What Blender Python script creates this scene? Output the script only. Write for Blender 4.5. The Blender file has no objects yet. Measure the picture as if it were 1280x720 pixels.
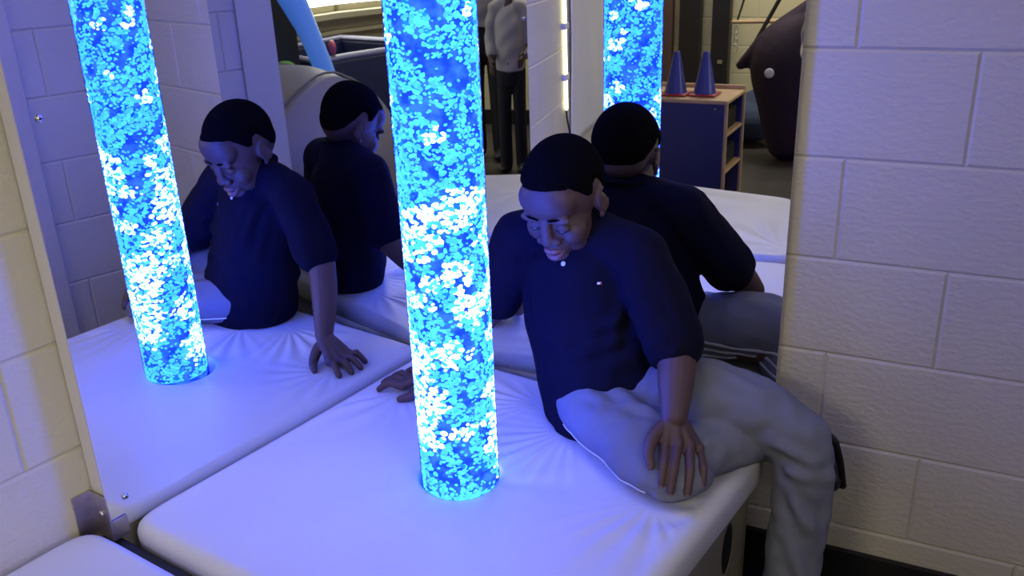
import bpy, bmesh, math, random
import numpy as np
from mathutils import Vector, Matrix, Euler

random.seed(7); rng = np.random.default_rng(7)
SC = bpy.context.scene
COL = SC.collection

# ------------------------------------------------------------------ camera
H = 1.431                      # lens height above the floor
PITCH, ROLL, FPX = 0.3737034788998799, -0.037733105929911546, 1119.4023
cp, sp, cr, sr = math.cos(PITCH), math.sin(PITCH), math.cos(ROLL), math.sin(ROLL)
fw = Vector((0, cp, -sp)); rt = Vector((1, 0, 0)); up = Vector((0, sp, cp))
R_ = cr * rt + sr * up; U_ = -sr * rt + cr * up
cam_d = bpy.data.cameras.new('camera'); cam = bpy.data.objects.new('camera', cam_d); COL.objects.link(cam)
cam_d.sensor_width = 36; cam_d.lens = FPX / 1280 * 36; cam_d.clip_start = 0.02; cam_d.clip_end = 100
cam.matrix_world = Matrix(((R_.x, U_.x, -fw.x, 0), (R_.y, U_.y, -fw.y, 0), (R_.z, U_.z, -fw.z, H), (0, 0, 0, 1)))
SC.camera = cam

# ------------------------------------------------------------------ frames
AW = math.radians(-26.837)                        # direction of the right-hand block wall
UW = Vector((math.cos(AW), math.sin(AW), 0)); NW = Vector((-math.sin(AW), math.cos(AW), 0))
PW = Vector((0.64102646, 1.65959063, 0))
def W(s, n, z=0.0): return PW + UW * s + NW * n + Vector((0, 0, z))     # wall frame: s along, n behind
CN = Vector((-0.2196, 2.0861, 0))                 # mirror corner
EB = Vector((0.8241, -0.5664, 0)); EA = Vector((-0.5875, -0.8092, 0))
def M_(b, a, z=0.0): return CN + EB * b + EA * a + Vector((0, 0, z))    # platform frame
ZM = 0.462                                        # top of the platform pads

# ------------------------------------------------------------------ materials
def mat(name, color, rough=0.6, metal=0.0, bump=None, var=None, spec=0.5, **kw):
    m = bpy.data.materials.new(name); m.use_nodes = True
    nt = m.node_tree; b = nt.nodes['Principled BSDF']
    b.inputs['Base Color'].default_value = (*color, 1); b.inputs['Roughness'].default_value = rough
    b.inputs['Metallic'].default_value = metal; b.inputs['Specular IOR Level'].default_value = spec
    for k, v in kw.items(): b.inputs[k].default_value = v
    tc = nt.nodes.new('ShaderNodeTexCoord')
    if var:                                       # (scale, amount): slow colour variation of the thing itself
        n = nt.nodes.new('ShaderNodeTexNoise'); n.inputs['Scale'].default_value = var[0]; n.inputs['Detail'].default_value = 4
        r = nt.nodes.new('ShaderNodeMapRange'); r.inputs[1].default_value = .3; r.inputs[2].default_value = .7
        r.inputs[3].default_value = 1 - var[1]; r.inputs[4].default_value = 1 + var[1]
        mx = nt.nodes.new('ShaderNodeMix'); mx.data_type = 'RGBA'; mx.blend_type = 'MULTIPLY'; mx.inputs[0].default_value = 1
        mx.inputs[6].default_value = (*color, 1)
        nt.links.new(tc.outputs['Object'], n.inputs['Vector']); nt.links.new(n.outputs['Fac'], r.inputs[0])
        cc = nt.nodes.new('ShaderNodeCombineColor')
        for i in range(3): nt.links.new(r.outputs[0], cc.inputs[i])
        nt.links.new(cc.outputs[0], mx.inputs[7]); nt.links.new(mx.outputs[2], b.inputs['Base Color'])
    if bump:                                      # (scale, strength, distance[, stretch])
        n = nt.nodes.new('ShaderNodeTexNoise'); n.inputs['Scale'].default_value = bump[0]; n.inputs['Detail'].default_value = 5
        mp = nt.nodes.new('ShaderNodeMapping')
        if len(bump) > 3: mp.inputs['Scale'].default_value = bump[3]
        bp = nt.nodes.new('ShaderNodeBump'); bp.inputs['Strength'].default_value = bump[1]; bp.inputs['Distance'].default_value = bump[2]
        nt.links.new(tc.outputs['Object'], mp.inputs['Vector']); nt.links.new(mp.outputs[0], n.inputs['Vector'])
        nt.links.new(n.outputs['Fac'], bp.inputs['Height']); nt.links.new(bp.outputs[0], b.inputs['Normal'])
    return m
def glow(name, color, strength):
    m = bpy.data.materials.new(name); m.use_nodes = True; nt = m.node_tree; nt.nodes.clear()
    o = nt.nodes.new('ShaderNodeOutputMaterial'); e = nt.nodes.new('ShaderNodeEmission')
    e.inputs[0].default_value = (*color, 1); e.inputs[1].default_value = strength
    nt.links.new(e.outputs[0], o.inputs[0]); return m

MT = {}
MT['paint'] = mat('cream_block_paint', (.60, .555, .43), .55, var=(2.5, .05), bump=(60, .55, .005, (1, 1, 1.7)))
MT['paint_room'] = mat('cream_room_paint', (.62, .56, .34), .6, var=(2, .06), bump=(50, .3, .003))
MT['ceil'] = mat('white_ceiling', (.7, .68, .6), .8, bump=(90, .3, .003))
MT['floor'] = mat('dark_vinyl_floor', (.045, .038, .035), .45, var=(4, .3), bump=(6, .1, .002, (1, 14, 1)))
MT['cove'] = mat('black_cove_base', (.006, .006, .007), .45)
MT['vinyl'] = mat('white_vinyl', (.645, .64, .645), .45, bump=(9, .22, .006, (1, 1, 1)), var=(3, .03))
MT['vinylside'] = mat('beige_vinyl', (.22, .205, .165), .5, bump=(14, .2, .003), var=(5, .08))
MT['black'] = mat('matt_black', (.006, .006, .008), .6)
MT['steel'] = mat('brushed_steel', (.55, .5, .52), .38, 1.0, bump=(40, .3, .002), var=(25, .25))
MT['screw'] = mat('screw_metal', (.6, .6, .62), .25, 1.0)
MT['board'] = mat('white_edge_board', (.62, .60, .58), .5, bump=(30, .1, .001))
MT['skin'] = mat('brown_skin', (.080, .043, .038), .55, bump=(60, .08, .001), var=(14, .08))
MT['hair'] = mat('black_hair', (.0035, .003, .0035), .95, bump=(220, 1.0, .004), spec=.02)
MT['lips'] = mat('lips', (.19, .085, .08), .38, bump=(90, .1, .001))
MT['eye'] = mat('eye_white', (.62, .58, .56), .2)
MT['lash'] = mat('dark_lashes', (.010, .007, .006), .7)
MT['nail'] = mat('finger_nail', (.22, .12, .09), .3)
MT['navy'] = mat('navy_cotton', (.0052, .0050, .0165), .9, bump=(11, .35, .008, (1.2, 1, .8)), var=(9, .12), spec=.08)
MT['denim'] = mat('pale_grey_cotton', (.160, .168, .205), .85, bump=(12, .4, .007, (1, 1.3, 1)), var=(8, .08), spec=.2)
MT['white_cloth'] = mat('white_stripe', (.62, .62, .63), .8)
MT['shoe'] = mat('black_shoe', (.008, .008, .009), .5, bump=(30, .2, .002))
MT['red_cloth'] = mat('red_band', (.35, .02, .03), .8)
MT['button'] = mat('white_button', (.75, .75, .75), .3)

def mirror_mat():
    m = mat('mirror_silver', (.80, .82, .83), .012, 1.0)
    nt = m.node_tree; b = nt.nodes['Principled BSDF']          # faint dried scuffs
    tc = nt.nodes.new('ShaderNodeTexCoord'); n = nt.nodes.new('ShaderNodeTexNoise')
    n.inputs['Scale'].default_value = 26; n.inputs['Detail'].default_value = 8; n.inputs['Roughness'].default_value = .75
    n2 = nt.nodes.new('ShaderNodeTexNoise'); n2.inputs['Scale'].default_value = 2.2
    mu = nt.nodes.new('ShaderNodeMath'); mu.operation = 'MULTIPLY'
    r = nt.nodes.new('ShaderNodeMapRange'); r.inputs[1].default_value = .395; r.inputs[2].default_value = .50
    r.inputs[3].default_value = .0; r.inputs[4].default_value = .30
    nt.links.new(tc.outputs['Object'], n.inputs['Vector']); nt.links.new(tc.outputs['Object'], n2.inputs['Vector'])
    nt.links.new(n.outputs['Fac'], mu.inputs[0]); nt.links.new(n2.outputs['Fac'], mu.inputs[1])
    nt.links.new(mu.outputs[0], r.inputs[0])
    d = nt.nodes.new('ShaderNodeBsdfDiffuse'); d.inputs[0].default_value = (.55, .56, .58, 1)
    ms = nt.nodes.new('ShaderNodeMixShader'); out = nt.nodes['Material Output']
    nt.links.new(r.outputs[0], ms.inputs[0]); nt.links.new(b.outputs[0], ms.inputs[1]); nt.links.new(d.outputs[0], ms.inputs[2])
    nt.links.new(ms.outputs[0], out.inputs[0])
    return m
MT['mirror'] = mirror_mat()

# ------------------------------------------------------------------ object helpers
def link(o, parent=None):
    COL.objects.link(o)
    if parent: o.parent = parent; o.matrix_parent_inverse = parent.matrix_world.inverted() if False else Matrix.Identity(4)
    return o
def tag(o, label=None, cat=None, group=None, kind=None):
    if label: o['label'] = label
    if cat: o['category'] = cat
    if group: o['group'] = group
    if kind: o['kind'] = kind
    return o
def thing(name, label, cat, loc=(0, 0, 0), rz=0.0, group=None):
    o = bpy.data.objects.new(name, None); COL.objects.link(o); o.empty_display_size = .05
    o.location = loc; o.rotation_euler = (0, 0, rz)
    bpy.context.view_layer.update()
    return tag(o, label, cat, group)
def obj(name, me, material, parent=None, smooth=True, world=False):
    """link a mesh; world=True when the mesh is in world coordinates and the parent is not at the origin"""
    if isinstance(me, bmesh.types.BMesh):
        bm = me; me = bpy.data.meshes.new(name); bm.to_mesh(me); bm.free()
    if isinstance(me, tuple):
        v, f = me; me = bpy.data.meshes.new(name); me.from_pydata([tuple(x) for x in v], [], [tuple(int(i) for i in q) for q in f]); me.update()
    if world and parent is not None:
        r = parent
        mw = Matrix.LocRotScale(r.location, r.rotation_euler, None)
        pp = r.parent
        while pp: mw = Matrix.LocRotScale(pp.location, pp.rotation_euler, None) @ mw; pp = pp.parent
        me.transform(mw.inverted())
    me.materials.clear(); me.materials.append(material)
    if smooth:
        for p in me.polygons: p.use_smooth = True
    o = bpy.data.objects.new(name, me); COL.objects.link(o)
    if parent: o.parent = parent
    return o
def boxbm(bm, lo, hi, mtx=None, bevel=0.0, seg=2):
    r = bmesh.ops.create_cube(bm, size=1)
    vs = r['verts']
    for v in vs: v.co = Vector([lo[i] + (v.co[i] + .5) * (hi[i] - lo[i]) for i in range(3)])
    if bevel:
        es = list({e for v in vs for e in v.link_edges})
        rr = bmesh.ops.bevel(bm, geom=es, offset=bevel, segments=seg, profile=.6, affect='EDGES')
        vs = list({v for v in rr['verts']} | {v for v in vs if v.is_valid})
    if mtx is not None:
        for v in vs: v.co = mtx @ v.co
    return vs
def box(lo, hi, mtx=None, bevel=0.0, seg=2):
    bm = bmesh.new(); boxbm(bm, lo, hi, mtx, bevel, seg); bmesh.ops.recalc_face_normals(bm, faces=bm.faces); return bm
WM = Matrix.Rotation(AW, 4, 'Z'); WM.translation = PW          # wall frame -> world
MM = Matrix(((EB.x, EA.x, 0, CN.x), (EB.y, EA.y, 0, CN.y), (0, 0, 1, 0), (0, 0, 0, 1)))

# ---- numpy mesh pieces
def catmull(P, m=6):
    P = np.asarray(P, float); n = len(P)
    if n < 3: return np.array([P[0] * (1 - t) + P[-1] * t for t in np.linspace(0, 1, m + 1)])
    out = []
    Q = np.vstack([2 * P[0] - P[1], P, 2 * P[-1] - P[-2]])
    for i in range(n - 1):
        p0, p1, p2, p3 = Q[i:i + 4]
        for t in np.linspace(0, 1, m, endpoint=False):
            out.append(.5 * ((2 * p1) + (p2 - p0) * t + (2 * p0 - 5 * p1 + 4 * p2 - p3) * t * t + (3 * p1 - p0 - 3 * p2 + p3) * t ** 3))
    out.append(P[-1]); return np.array(out)
def tube(pts, rad, n=16, side=None, m=6, cap=True):
    """lofted limb: pts (k,3), rad list of r or (ra, rb); side = direction of the ra axis"""
    pts = np.asarray(pts, float); rad = np.array([(r, r) if np.isscalar(r) else r for r in rad], float)
    C = catmull(np.hstack([pts, rad]), m); P, Rr = C[:, :3], np.clip(C[:, 3:], 1e-4, None)
    T = np.gradient(P, axis=0); T /= np.linalg.norm(T, axis=1)[:, None] + 1e-12
    s0 = np.array(side if side is not None else ((0, 0, 1) if abs(T[0][2]) < .8 else (1, 0, 0)), float)
    rings = []
    def ring(p, t, s, ra, rb):
        a = s - t * (s @ t); a /= np.linalg.norm(a); b = np.cross(t, a)
        th = np.linspace(0, 2 * np.pi, n, endpoint=False)
        return p + np.outer(np.cos(th), a) * ra + np.outer(np.sin(th), b) * rb, a
    s = s0
    for i in range(len(P)):
        rg, a = ring(P[i], T[i], s, *Rr[i]); rings.append(rg)
        if side is None: s = a
    if cap:
        for end in (0, -1):
            p, t, rr = P[end], T[end] * (1 if end else -1), Rr[end]
            ex = []
            for ph in (30, 55, 75, 88):
                c, sn = math.cos(math.radians(ph)), math.sin(math.radians(ph))
                rg, _ = ring(p + t * rr.mean() * sn, T[end], s0 if (end == 0 or side is not None) else s, rr[0] * c, rr[1] * c); ex.append(rg)
            rings = (ex[::-1] + rings) if end == 0 else (rings + ex)
    V = np.vstack(rings); F = []
    for i in range(len(rings) - 1):
        for j in range(n):
            j2 = (j + 1) % n
            F.append((i * n + j, i * n + j2, (i + 1) * n + j2, (i + 1) * n + j))
    F.append(tuple(range(n))[::-1]); k = (len(rings) - 1) * n; F.append(tuple(range(k, k + n)))
    return V, F
def ell(c, r, rot=None, n=20):
    th = np.linspace(0, 2 * np.pi, n, endpoint=False); ph = np.linspace(-np.pi / 2, np.pi / 2, n // 2 + 1)[1:-1]
    V = [(0, 0, -1)] + [(math.cos(p) * math.cos(t), math.cos(p) * math.sin(t), math.sin(p)) for p in ph for t in th] + [(0, 0, 1)]
    V = np.array(V) * np.array(r)
    if rot is not None: V = V @ np.array(rot).T
    V = V + np.array(c); k = len(ph); F = []
    for j in range(n): F.append((0, 1 + (j + 1) % n, 1 + j))
    for i in range(k - 1):
        for j in range(n):
            F.append((1 + i * n + j, 1 + i * n + (j + 1) % n, 1 + (i + 1) * n + (j + 1) % n, 1 + (i + 1) * n + j))
    L = len(V) - 1
    for j in range(n): F.append((L, 1 + (k - 1) * n + j, 1 + (k - 1) * n + (j + 1) % n))
    return V, F
def merge(parts):
    V = []; F = []; o = 0
    for v, f in parts:
        V.append(np.asarray(v, float)); F += [tuple(i + o for i in q) for q in f]; o += len(v)
    return np.vstack(V), F
def union(parts, voxel, smooth=4, fac=.5):
    """fuse pieces into one continuous skin"""
    v, f = merge(parts)
    me = bpy.data.meshes.new('tmp'); me.from_pydata(v.tolist(), [], f); me.update()
    o = bpy.data.objects.new('tmp', me); COL.objects.link(o)
    r = o.modifiers.new('r', 'REMESH'); r.mode = 'VOXEL'; r.voxel_size = voxel; r.adaptivity = 0
    if smooth:
        s = o.modifiers.new('s', 'SMOOTH'); s.iterations = smooth; s.factor = fac
    dg = bpy.context.evaluated_depsgraph_get(); dg.update()
    me2 = bpy.data.meshes.new_from_object(o.evaluated_get(dg))
    bpy.data.objects.remove(o); bpy.data.meshes.remove(me)
    return me2
def verts_np(me):
    a = np.empty(len(me.vertices) * 3); me.vertices.foreach_get('co', a); return a.reshape(-1, 3)
def set_np(me, a): me.vertices.foreach_set('co', a.ravel()); me.update()
def xf(VF, R, t):
    v, f = VF; return np.asarray(v) @ np.array(R).T + np.array(t), f

# ------------------------------------------------------------------ block walls with real mortar grooves
def block_wall(s0, s1, z0, z1, phase=0.0, groove=.0045, gw=.0055):
    """quads in the x-z plane facing -y: running-bond 406 x 203 mm blocks, tooled joints set back"""
    bm = bmesh.new(); B, Hh = .406, .2032
    r0, r1 = int(math.floor(z0 / Hh)), int(math.ceil(z1 / Hh))
    for r in range(r0, r1):
        za, zb = max(z0, r * Hh), min(z1, (r + 1) * Hh)
        if zb - za < .002: continue
        off = phase + (0 if r % 2 == 0 else B / 2)
        k0 = int(math.floor((s0 - off) / B)); k1 = int(math.ceil((s1 - off) / B))
        for k in range(k0, k1):
            xa, xb = max(s0, off + k * B), min(s1, off + (k + 1) * B)
            if xb - xa < .002: continue
            gl = gw if xa > s0 + 1e-6 else 0; gr = gw if xb < s1 - 1e-6 else 0
            gb = gw if za > z0 + 1e-6 else 0; gt = gw if zb < z1 - 1e-6 else 0
            X = [xa, xa + gl, xb - gr, xb]; Z = [za, za + gb, zb - gt, zb]
            out = [bm.verts.new((x, groove, z)) for x, z in ((X[0], Z[0]), (X[3], Z[0]), (X[3], Z[3]), (X[0], Z[3]))]
            inn = [bm.verts.new((x, 0, z)) for x, z in ((X[1], Z[1]), (X[2], Z[1]), (X[2], Z[2]), (X[1], Z[2]))]
            for i in range(4):
                j = (i + 1) % 4
                if (inn[i].co - out[i].co).length > 1e-6: bm.faces.new((out[i], out[j], inn[j], inn[i]))
            bm.faces.new(inn)
    return bm
def wall(name, p, q, z1=2.7, phase=0.0, material=None, thick=.16, z0=0.0, back=True):
    """block wall from p to q (world xy), its face to the right-hand side of p->q"""
    d = (q - p); L = d.length; a = math.atan2(d.y, d.x)
    bm = block_wall(0, L, z0, z1, phase)
    if back: boxbm(bm, (0, .0046, z0), (L, thick, z1))
    o = obj(name, bm, material or MT['paint'], smooth=False)
    o.location = (p.x, p.y, 0); o.rotation_euler = (0, 0, a)
    return tag(o, kind='structure')

S_L, S_R, N_F = -3.2, 3.2, -5.2
ZC = 2.72
wall('wall_right', W(-1.25, 0), W(.43, 0), ZC, phase=1.25)                 # face towards the nook
# left wall: outer face 5 cm behind the mirror line
A_END = 2.55
pA = M_(-.05, A_END); pB = M_(-.05, -.12)
wall('wall_left', pA, pB, ZC, phase=(A_END - .985) % .406 + .203)
# stub wall on the right of the nook and its return into the room
wall('wall_side', W(.43, 0.16), W(.43, -.53), ZC, phase=.284, thick=.10)
wall('wall_return', W(.43, -.53), W(S_R, -.53), ZC, phase=.203, material=MT['paint_room'], thick=.12)
# room shell
wall('wall_far', W(S_R, N_F), W(S_L, N_F), ZC, material=MT['paint_room'])
pE = pA + Vector((0, 0, 0)); 
wall('wall_outer', W(S_L, N_F), W(S_L, -1.9), ZC, material=MT['paint_room'])
wall('wall_end', W(S_L, -2.33), W(-1.42, -2.51), ZC, material=MT['paint_room'])
o = obj('floor', box((S_L - .2, N_F - .2, -.06), (S_R + .2, .3, 0), WM), MT['floor'], smooth=False); tag(o, kind='structure')
o = obj('ceiling', box((S_L - .2, N_F - .2, ZC), (S_R + .2, .3, ZC + .06), WM), MT['ceil'], smooth=False); tag(o, kind='structure')
def cove(name, lo, hi): tag(obj(name, box(lo, hi, WM, .003), MT['cove'], smooth=False), kind='structure')
cove('baseboard_right', (-1.0, -.012, 0), (.43, .0, .148))
cove('baseboard_side', (.418, -.53, 0), (.43, -.012, .148))
tag(obj('trim_1', box((.419, -.541, .148), (.431, -.395, ZC), WM, .003), MT['paint'], smooth=False), kind='structure')
cove('baseboard_far', (S_L, N_F, 0), (S_R, N_F + .012, .12))

# window wall of the room (s = S_R), with a long window over a ledge
WZ0, WZ1, WN0, WN1 = .95, 2.2, -3.9, -2.52
bm = bmesh.new()
def wbox(lo, hi, bev=0): boxbm(bm, lo, hi, WM, bev)
wbox((S_R, N_F, 0), (S_R + .14, 0, WZ0)); wbox((S_R, N_F, WZ1), (S_R + .14, 0, ZC))
wbox((S_R, N_F, WZ0), (S_R + .14, WN0, WZ1)); wbox((S_R, WN1, WZ0), (S_R + .14, 0, WZ1))
tag(obj('wall_window', bm, MT['paint_room'], smooth=False), kind='structure')
wf = thing('window_1', 'wide cream framed window over a ledge with backlit yellow shades', 'window', W(S_R, (WN0 + WN1) / 2, WZ0))
tag(wf, kind='structure')
bm = bmesh.new()
frame_m = mat('cream_window_frame', (.62, .56, .36), .5)
for a, b in ((WN0, WN0 + .06), (WN1 - .06, WN1), (-3.12, -3.04)): wbox((S_R - .02, a, WZ0), (S_R + .05, b, WZ1), .004)
for a, b in ((WZ0, WZ0 + .05), (WZ1 - .05, WZ1)): wbox((S_R - .02, WN0, a), (S_R + .05, WN1, b), .004)
obj('window_frame', bm, frame_m, wf, smooth=False, world=True)
bm = bmesh.new(); wbox((S_R + .03, WN0 + .06, WZ0 + .05), (S_R + .034, -2.64, WZ1 - .05))
obj('backlit_shade', bm, glow('backlit_yellow_shade', (1.0, .95, .58), 1.0), wf, smooth=False, world=True)
bm = bmesh.new(); wbox((S_R + .06, WN0 + .06, WZ0 + .05), (S_R + .064, WN1 - .05, WZ1 - .05))
obj('bright_pane', bm, glow('daylit_pane', (1, 1, .97), 3.0), wf, smooth=False, world=True)
bm = bmesh.new(); wbox((S_R - .16, WN0 - .25, .905), (S_R, WN1 + .35, .95), .006); wbox((S_R - .10, WN0 - .25, .79), (S_R, WN1 + .35, .82), .005)
obj('ledge', bm, frame_m, wf, smooth=False, world=True)

# ------------------------------------------------------------------ wall mirrors
def mirror_thing(label, P, Q, z0, z1, mm, boards, screws):
    """P->Q along the bottom; mm = list of points of the face line (bowed); face looks to the right of P->Q"""
    t = thing('wall_mirror', label, 'mirror', (P + Q) / 2 + Vector((0, 0, z0)))
    n = len(mm)
    # sheet: a closed 4 mm thick strip
    nor = []
    for i in range(n):
        a = mm[max(i - 1, 0)]; b = mm[min(i + 1, n - 1)]; d = (b - a).normalized(); nor.append(Vector((-d.y, d.x, 0)))
    V = []; F = []
    nz = 2
    for i in range(n):
        for j in range(nz): V.append(mm[i] + Vector((0, 0, z0 + (z1 - z0) * j / (nz - 1))))
    for i in range(n):
        for j in range(nz): V.append(mm[i] + nor[i] * .004 + Vector((0, 0, z0 + (z1 - z0) * j / (nz - 1))))
    o_ = n * nz
    for i in range(n - 1): F.append((i * nz, (i + 1) * nz, (i + 1) * nz + 1, i * nz + 1))
    obj('mirror_sheet', (V[:o_], F), MT['mirror'], t, world=True)
    E = [(o_ + i * nz + 1, o_ + (i + 1) * nz + 1, o_ + (i + 1) * nz, o_ + i * nz) for i in range(n - 1)]
    for i in range(n - 1):
        E.append((i * nz, o_ + i * nz, o_ + (i + 1) * nz, (i + 1) * nz)); E.append((i * nz + 1, (i + 1) * nz + 1, o_ + (i + 1) * nz + 1, o_ + i * nz + 1))
    E.append((0, 1, o_ + 1, o_)); k = (n - 1) * nz; E.append((k, o_ + k, o_ + k + 1, k + 1))
    obj('sheet_edge', (V, E), mat('polished_mirror_edge', (.55, .5, .68), .2), t, smooth=False, world=True)
    for b in boards: obj('backing_board', b, MT['board'], t, smooth=False, world=True)
    for (p, nn) in screws:
        q = Vector((-nn.x, -nn.y, 0)).to_track_quat('Z', 'Y').to_matrix().to_4x4(); q.translation = p
        bm = bmesh.new(); bmesh.ops.create_cone(bm, cap_ends=True, segments=20, radius1=.0065, radius2=.0045, depth=.004, matrix=q @ Matrix.Translation((0, 0, .002)))
        s = obj('screw', bm, MT['screw'], t, world=True)
        bm = bmesh.new(); bmesh.ops.create_cone(bm, cap_ends=True, segments=6, radius1=.0022, radius2=.0022, depth=.001, matrix=q @ Matrix.Translation((0, 0, .0042)))
        obj('screw_socket', bm, MT['black'], s, world=True)
    return t
MZ0, MZ1 = .445, 1.72
LA = .890
mmA = [M_(0, LA), M_(0, 0.0)]
nA = EB * -1
scr = [(M_(0, .854, 1.195), EB * -1), (M_(0, .854, .504), EB * -1)]
mirror_thing('tall frameless mirror on the left wall reflecting the boy in profile', mmA[0], mmA[1], MZ0, MZ1, mmA,
             [box((-.046, .02, MZ0 + .01), (-.0045, LA - .004, MZ1 - .01), MM)], scr)
eB_ = Vector((.5500, 1.6835, 0))
def bowed():
    d1 = math.radians(-28.6); L1 = .26
    pts = [CN.copy()]; p = CN.copy(); n1 = 8
    for i in range(n1): p = p + Vector((math.cos(d1), math.sin(d1), 0)) * (L1 / n1); pts.append(p.copy())
    rest = eB_ - p; d2 = math.atan2(rest.y, rest.x); Lr = rest.length
    m = 22; q = [p.copy()]
    for i in range(m):
        t = i / 5.0; w = max(0, 1 - t)
        a = d2 + (d1 - d2) * w * .8
        q.append(q[-1] + Vector((math.cos(a), math.sin(a), 0)) * (Lr / m))
    e = eB_ - q[-1]
    for i in range(1, m + 1): pts.append(q[i] + e * (i / m))
    return pts
mmB = bowed()
LB = (eB_ - CN).length
nB_ = Vector((-(eB_ - CN).y, (eB_ - CN).x, 0)).normalized()
dB_ = (eB_ - CN).normalized()
mirror_thing('tall frameless mirror on the right block wall behind the seated boy', mmB[0], mmB[-1], MZ0, MZ1, mmB,
             [box((-.62, -.0145, MZ0 + .01), (-.12, -.0005, MZ1 - .01), WM)],
             [(eB_ - dB_ * .035 - nB_ * .001 + Vector((0, 0, 1.60)), nB_), (eB_ - dB_ * .035 - nB_ * .001 + Vector((0, 0, .50)), nB_)])
# metal clamp at the lower left corner of the left mirror
t = thing('mirror_clamp', 'scuffed metal corner clamp at the foot of the left mirror', 'bracket', M_(-.025, LA + .002, .43))
bm = bmesh.new(); boxbm(bm, (-.048, LA + .0005, .43), (.004, LA + .0035, .522), MM, .0008); boxbm(bm, (.0015, LA - .03, .43), (.004, LA + .0005, .470), MM, .0006)
boxbm(bm, (-.0495, LA + .0005, .43), (-.0465, LA + .036, .522), MM, .0008)
obj('clamp_plate', bm, MT['steel'], t, smooth=False, world=True)
bm = bmesh.new(); bmesh.ops.create_cone(bm, cap_ends=True, segments=18, radius1=.007, radius2=.005, depth=.004,
    matrix=Matrix.Translation(M_(-.015, LA + .0055, .485)) @ EA.to_track_quat('Z', 'Y').to_matrix().to_4x4())
obj('screw', bm, MT['screw'], t, world=True)

# ------------------------------------------------------------------ padded platforms
def wrinkles(x, y, hub):
    z = np.zeros_like(x)
    for (cx, cy, amp, nfold, r0, ph, dirn, width) in hub:
        dx, dy = x - cx, y - cy; r = np.hypot(dx, dy); a = np.arctan2(dy, dx)
        da = np.angle(np.exp(1j * (a - dirn)))
        z += amp * np.sin(nfold * da + ph + 1.6 * np.sin(3 * da + 9 * r + ph)) * np.exp(-((r - r0) / (r0 * .75)) ** 2) * np.exp(-(da / width) ** 2)
    z += .0012 * np.sin(23 * x + 9 * y) * np.sin(14 * y - 7 * x + 1)
    return z
def pad_mesh(poly, hole, z0, z1, hubs, edge=.028, nang=360, nrad=70, drop=None):
    """polar pad: rounded convex polygon outline, hole (cx, cy, r) or centre point"""
    P = [Vector((p[0], p[1])) for p in poly]
    if hole: cx, cy, r0 = hole
    else: cx = sum(p.x for p in P) / len(P); cy = sum(p.y for p in P) / len(P); r0 = .004
    th = np.linspace(0, 2 * np.pi, nang, endpoint=False); D = np.stack([np.cos(th), np.sin(th)], 1)
    rr = []
    for i in range(len(P)):
        a, b = P[i], P[(i + 1) % len(P)]; e = (b - a).normalized(); nrm = np.array([e.y, -e.x])
        dist = (np.array([a.x - cx, a.y - cy]) @ nrm); den = D @ nrm
        rr.append(np.where(den > 1e-6, dist / np.maximum(den, 1e-6), 1e3))
    rr = np.array(rr); k = 22.0
    R = (np.sum(rr ** -k, 0)) ** (-1 / k)                 # soft-min rounds the corners
    prof = [(t, 0.0) for t in np.linspace(0, 1, nrad)]
    V = []
    for t in np.linspace(0, 1, nrad):
        rad = r0 + (R - edge - r0) * t; x = cx + D[:, 0] * rad; y = cy + D[:, 1] * rad
        z = z1 + wrinkles(x, y, hubs) * min(1, t * 12) * (1 if t < .96 else (1 - t) / .04)
        if hole: z = z + .010 * np.exp(-((rad - r0) / .02) ** 2) * 0
        if drop is not None: z = z + drop(x, y)
        V.append(np.stack([x, y, z], 1))
    for ph in np.linspace(10, 90, 8):
        a = math.radians(ph); rad = R - edge + edge * math.sin(a)
        V.append(np.stack([cx + D[:, 0] * rad, cy + D[:, 1] * rad, np.full(nang, z1 - edge * (1 - math.cos(a)))], 1))
    for zz, off in ((z0 + .006, 0), (z0, -.004), (z0 - .001, -.03)):
        rad = R + off; V.append(np.stack([cx + D[:, 0] * rad, cy + D[:, 1] * rad, np.full(nang, zz)], 1))
    n = len(V); F = []
    for i in range(n - 1):
        for j in range(nang):
            j2 = (j + 1) % nang; F.append((i * nang + j, i * nang + j2, (i + 1) * nang + j2, (i + 1) * nang + j))
    if hole:                                              # hole wall going down
        V.insert(0, np.stack([cx + D[:, 0] * r0, cy + D[:, 1] * r0, np.full(nang, z0)], 1)); 
        F = [tuple(i + nang for i in q) for q in F]
        for j in range(nang):
            j2 = (j + 1) % nang; F.append((j, j2, nang + j2, nang + j))
    return np.vstack(V), F
def oval_hole_panel(w0, w1, h0, h1, c, r, th):
    """upright panel (x, z) with an oval hand hole, front towards -y"""
    bm = bmesh.new(); n = 40; ring = []; outr = []
    for i in range(n):
        a = 2 * math.pi * i / n; dx, dz = math.cos(a), math.sin(a)
        ring.append((c[0] + dx * r[0], c[1] + dz * r[1]))
        t = min(((w1 if dx > 0 else w0) - c[0]) / dx if abs(dx) > 1e-6 else 1e9, ((h1 if dz > 0 else h0) - c[1]) / dz if abs(dz) > 1e-6 else 1e9)
        outr.append((c[0] + dx * t, c[1] + dz * t))
    for cx_, cz_ in ((w0, h0), (w1, h0), (w0, h1), (w1, h1)):
        k = min(range(n), key=lambda i: (outr[i][0] - cx_) ** 2 + (outr[i][1] - cz_) ** 2); outr[k] = (cx_, cz_)
    A = [bm.verts.new((x, 0, z)) for x, z in outr]; B = [bm.verts.new((x, 0, z)) for x, z in ring]; Cc = [bm.verts.new((x, th, z)) for x, z in ring]
    for i in range(n):
        j = (i + 1) % n; bm.faces.new((A[i], A[j], B[j], B[i])); bm.faces.new((B[i], B[j], Cc[j], Cc[i]))
    return bm
TC = Vector((-.1128, 1.4740, 0)); TR = .075
tl = TC - CN; tb, ta = tl.dot(EB), tl.dot(EA)
PW_, PD_ = .897, .868
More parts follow.
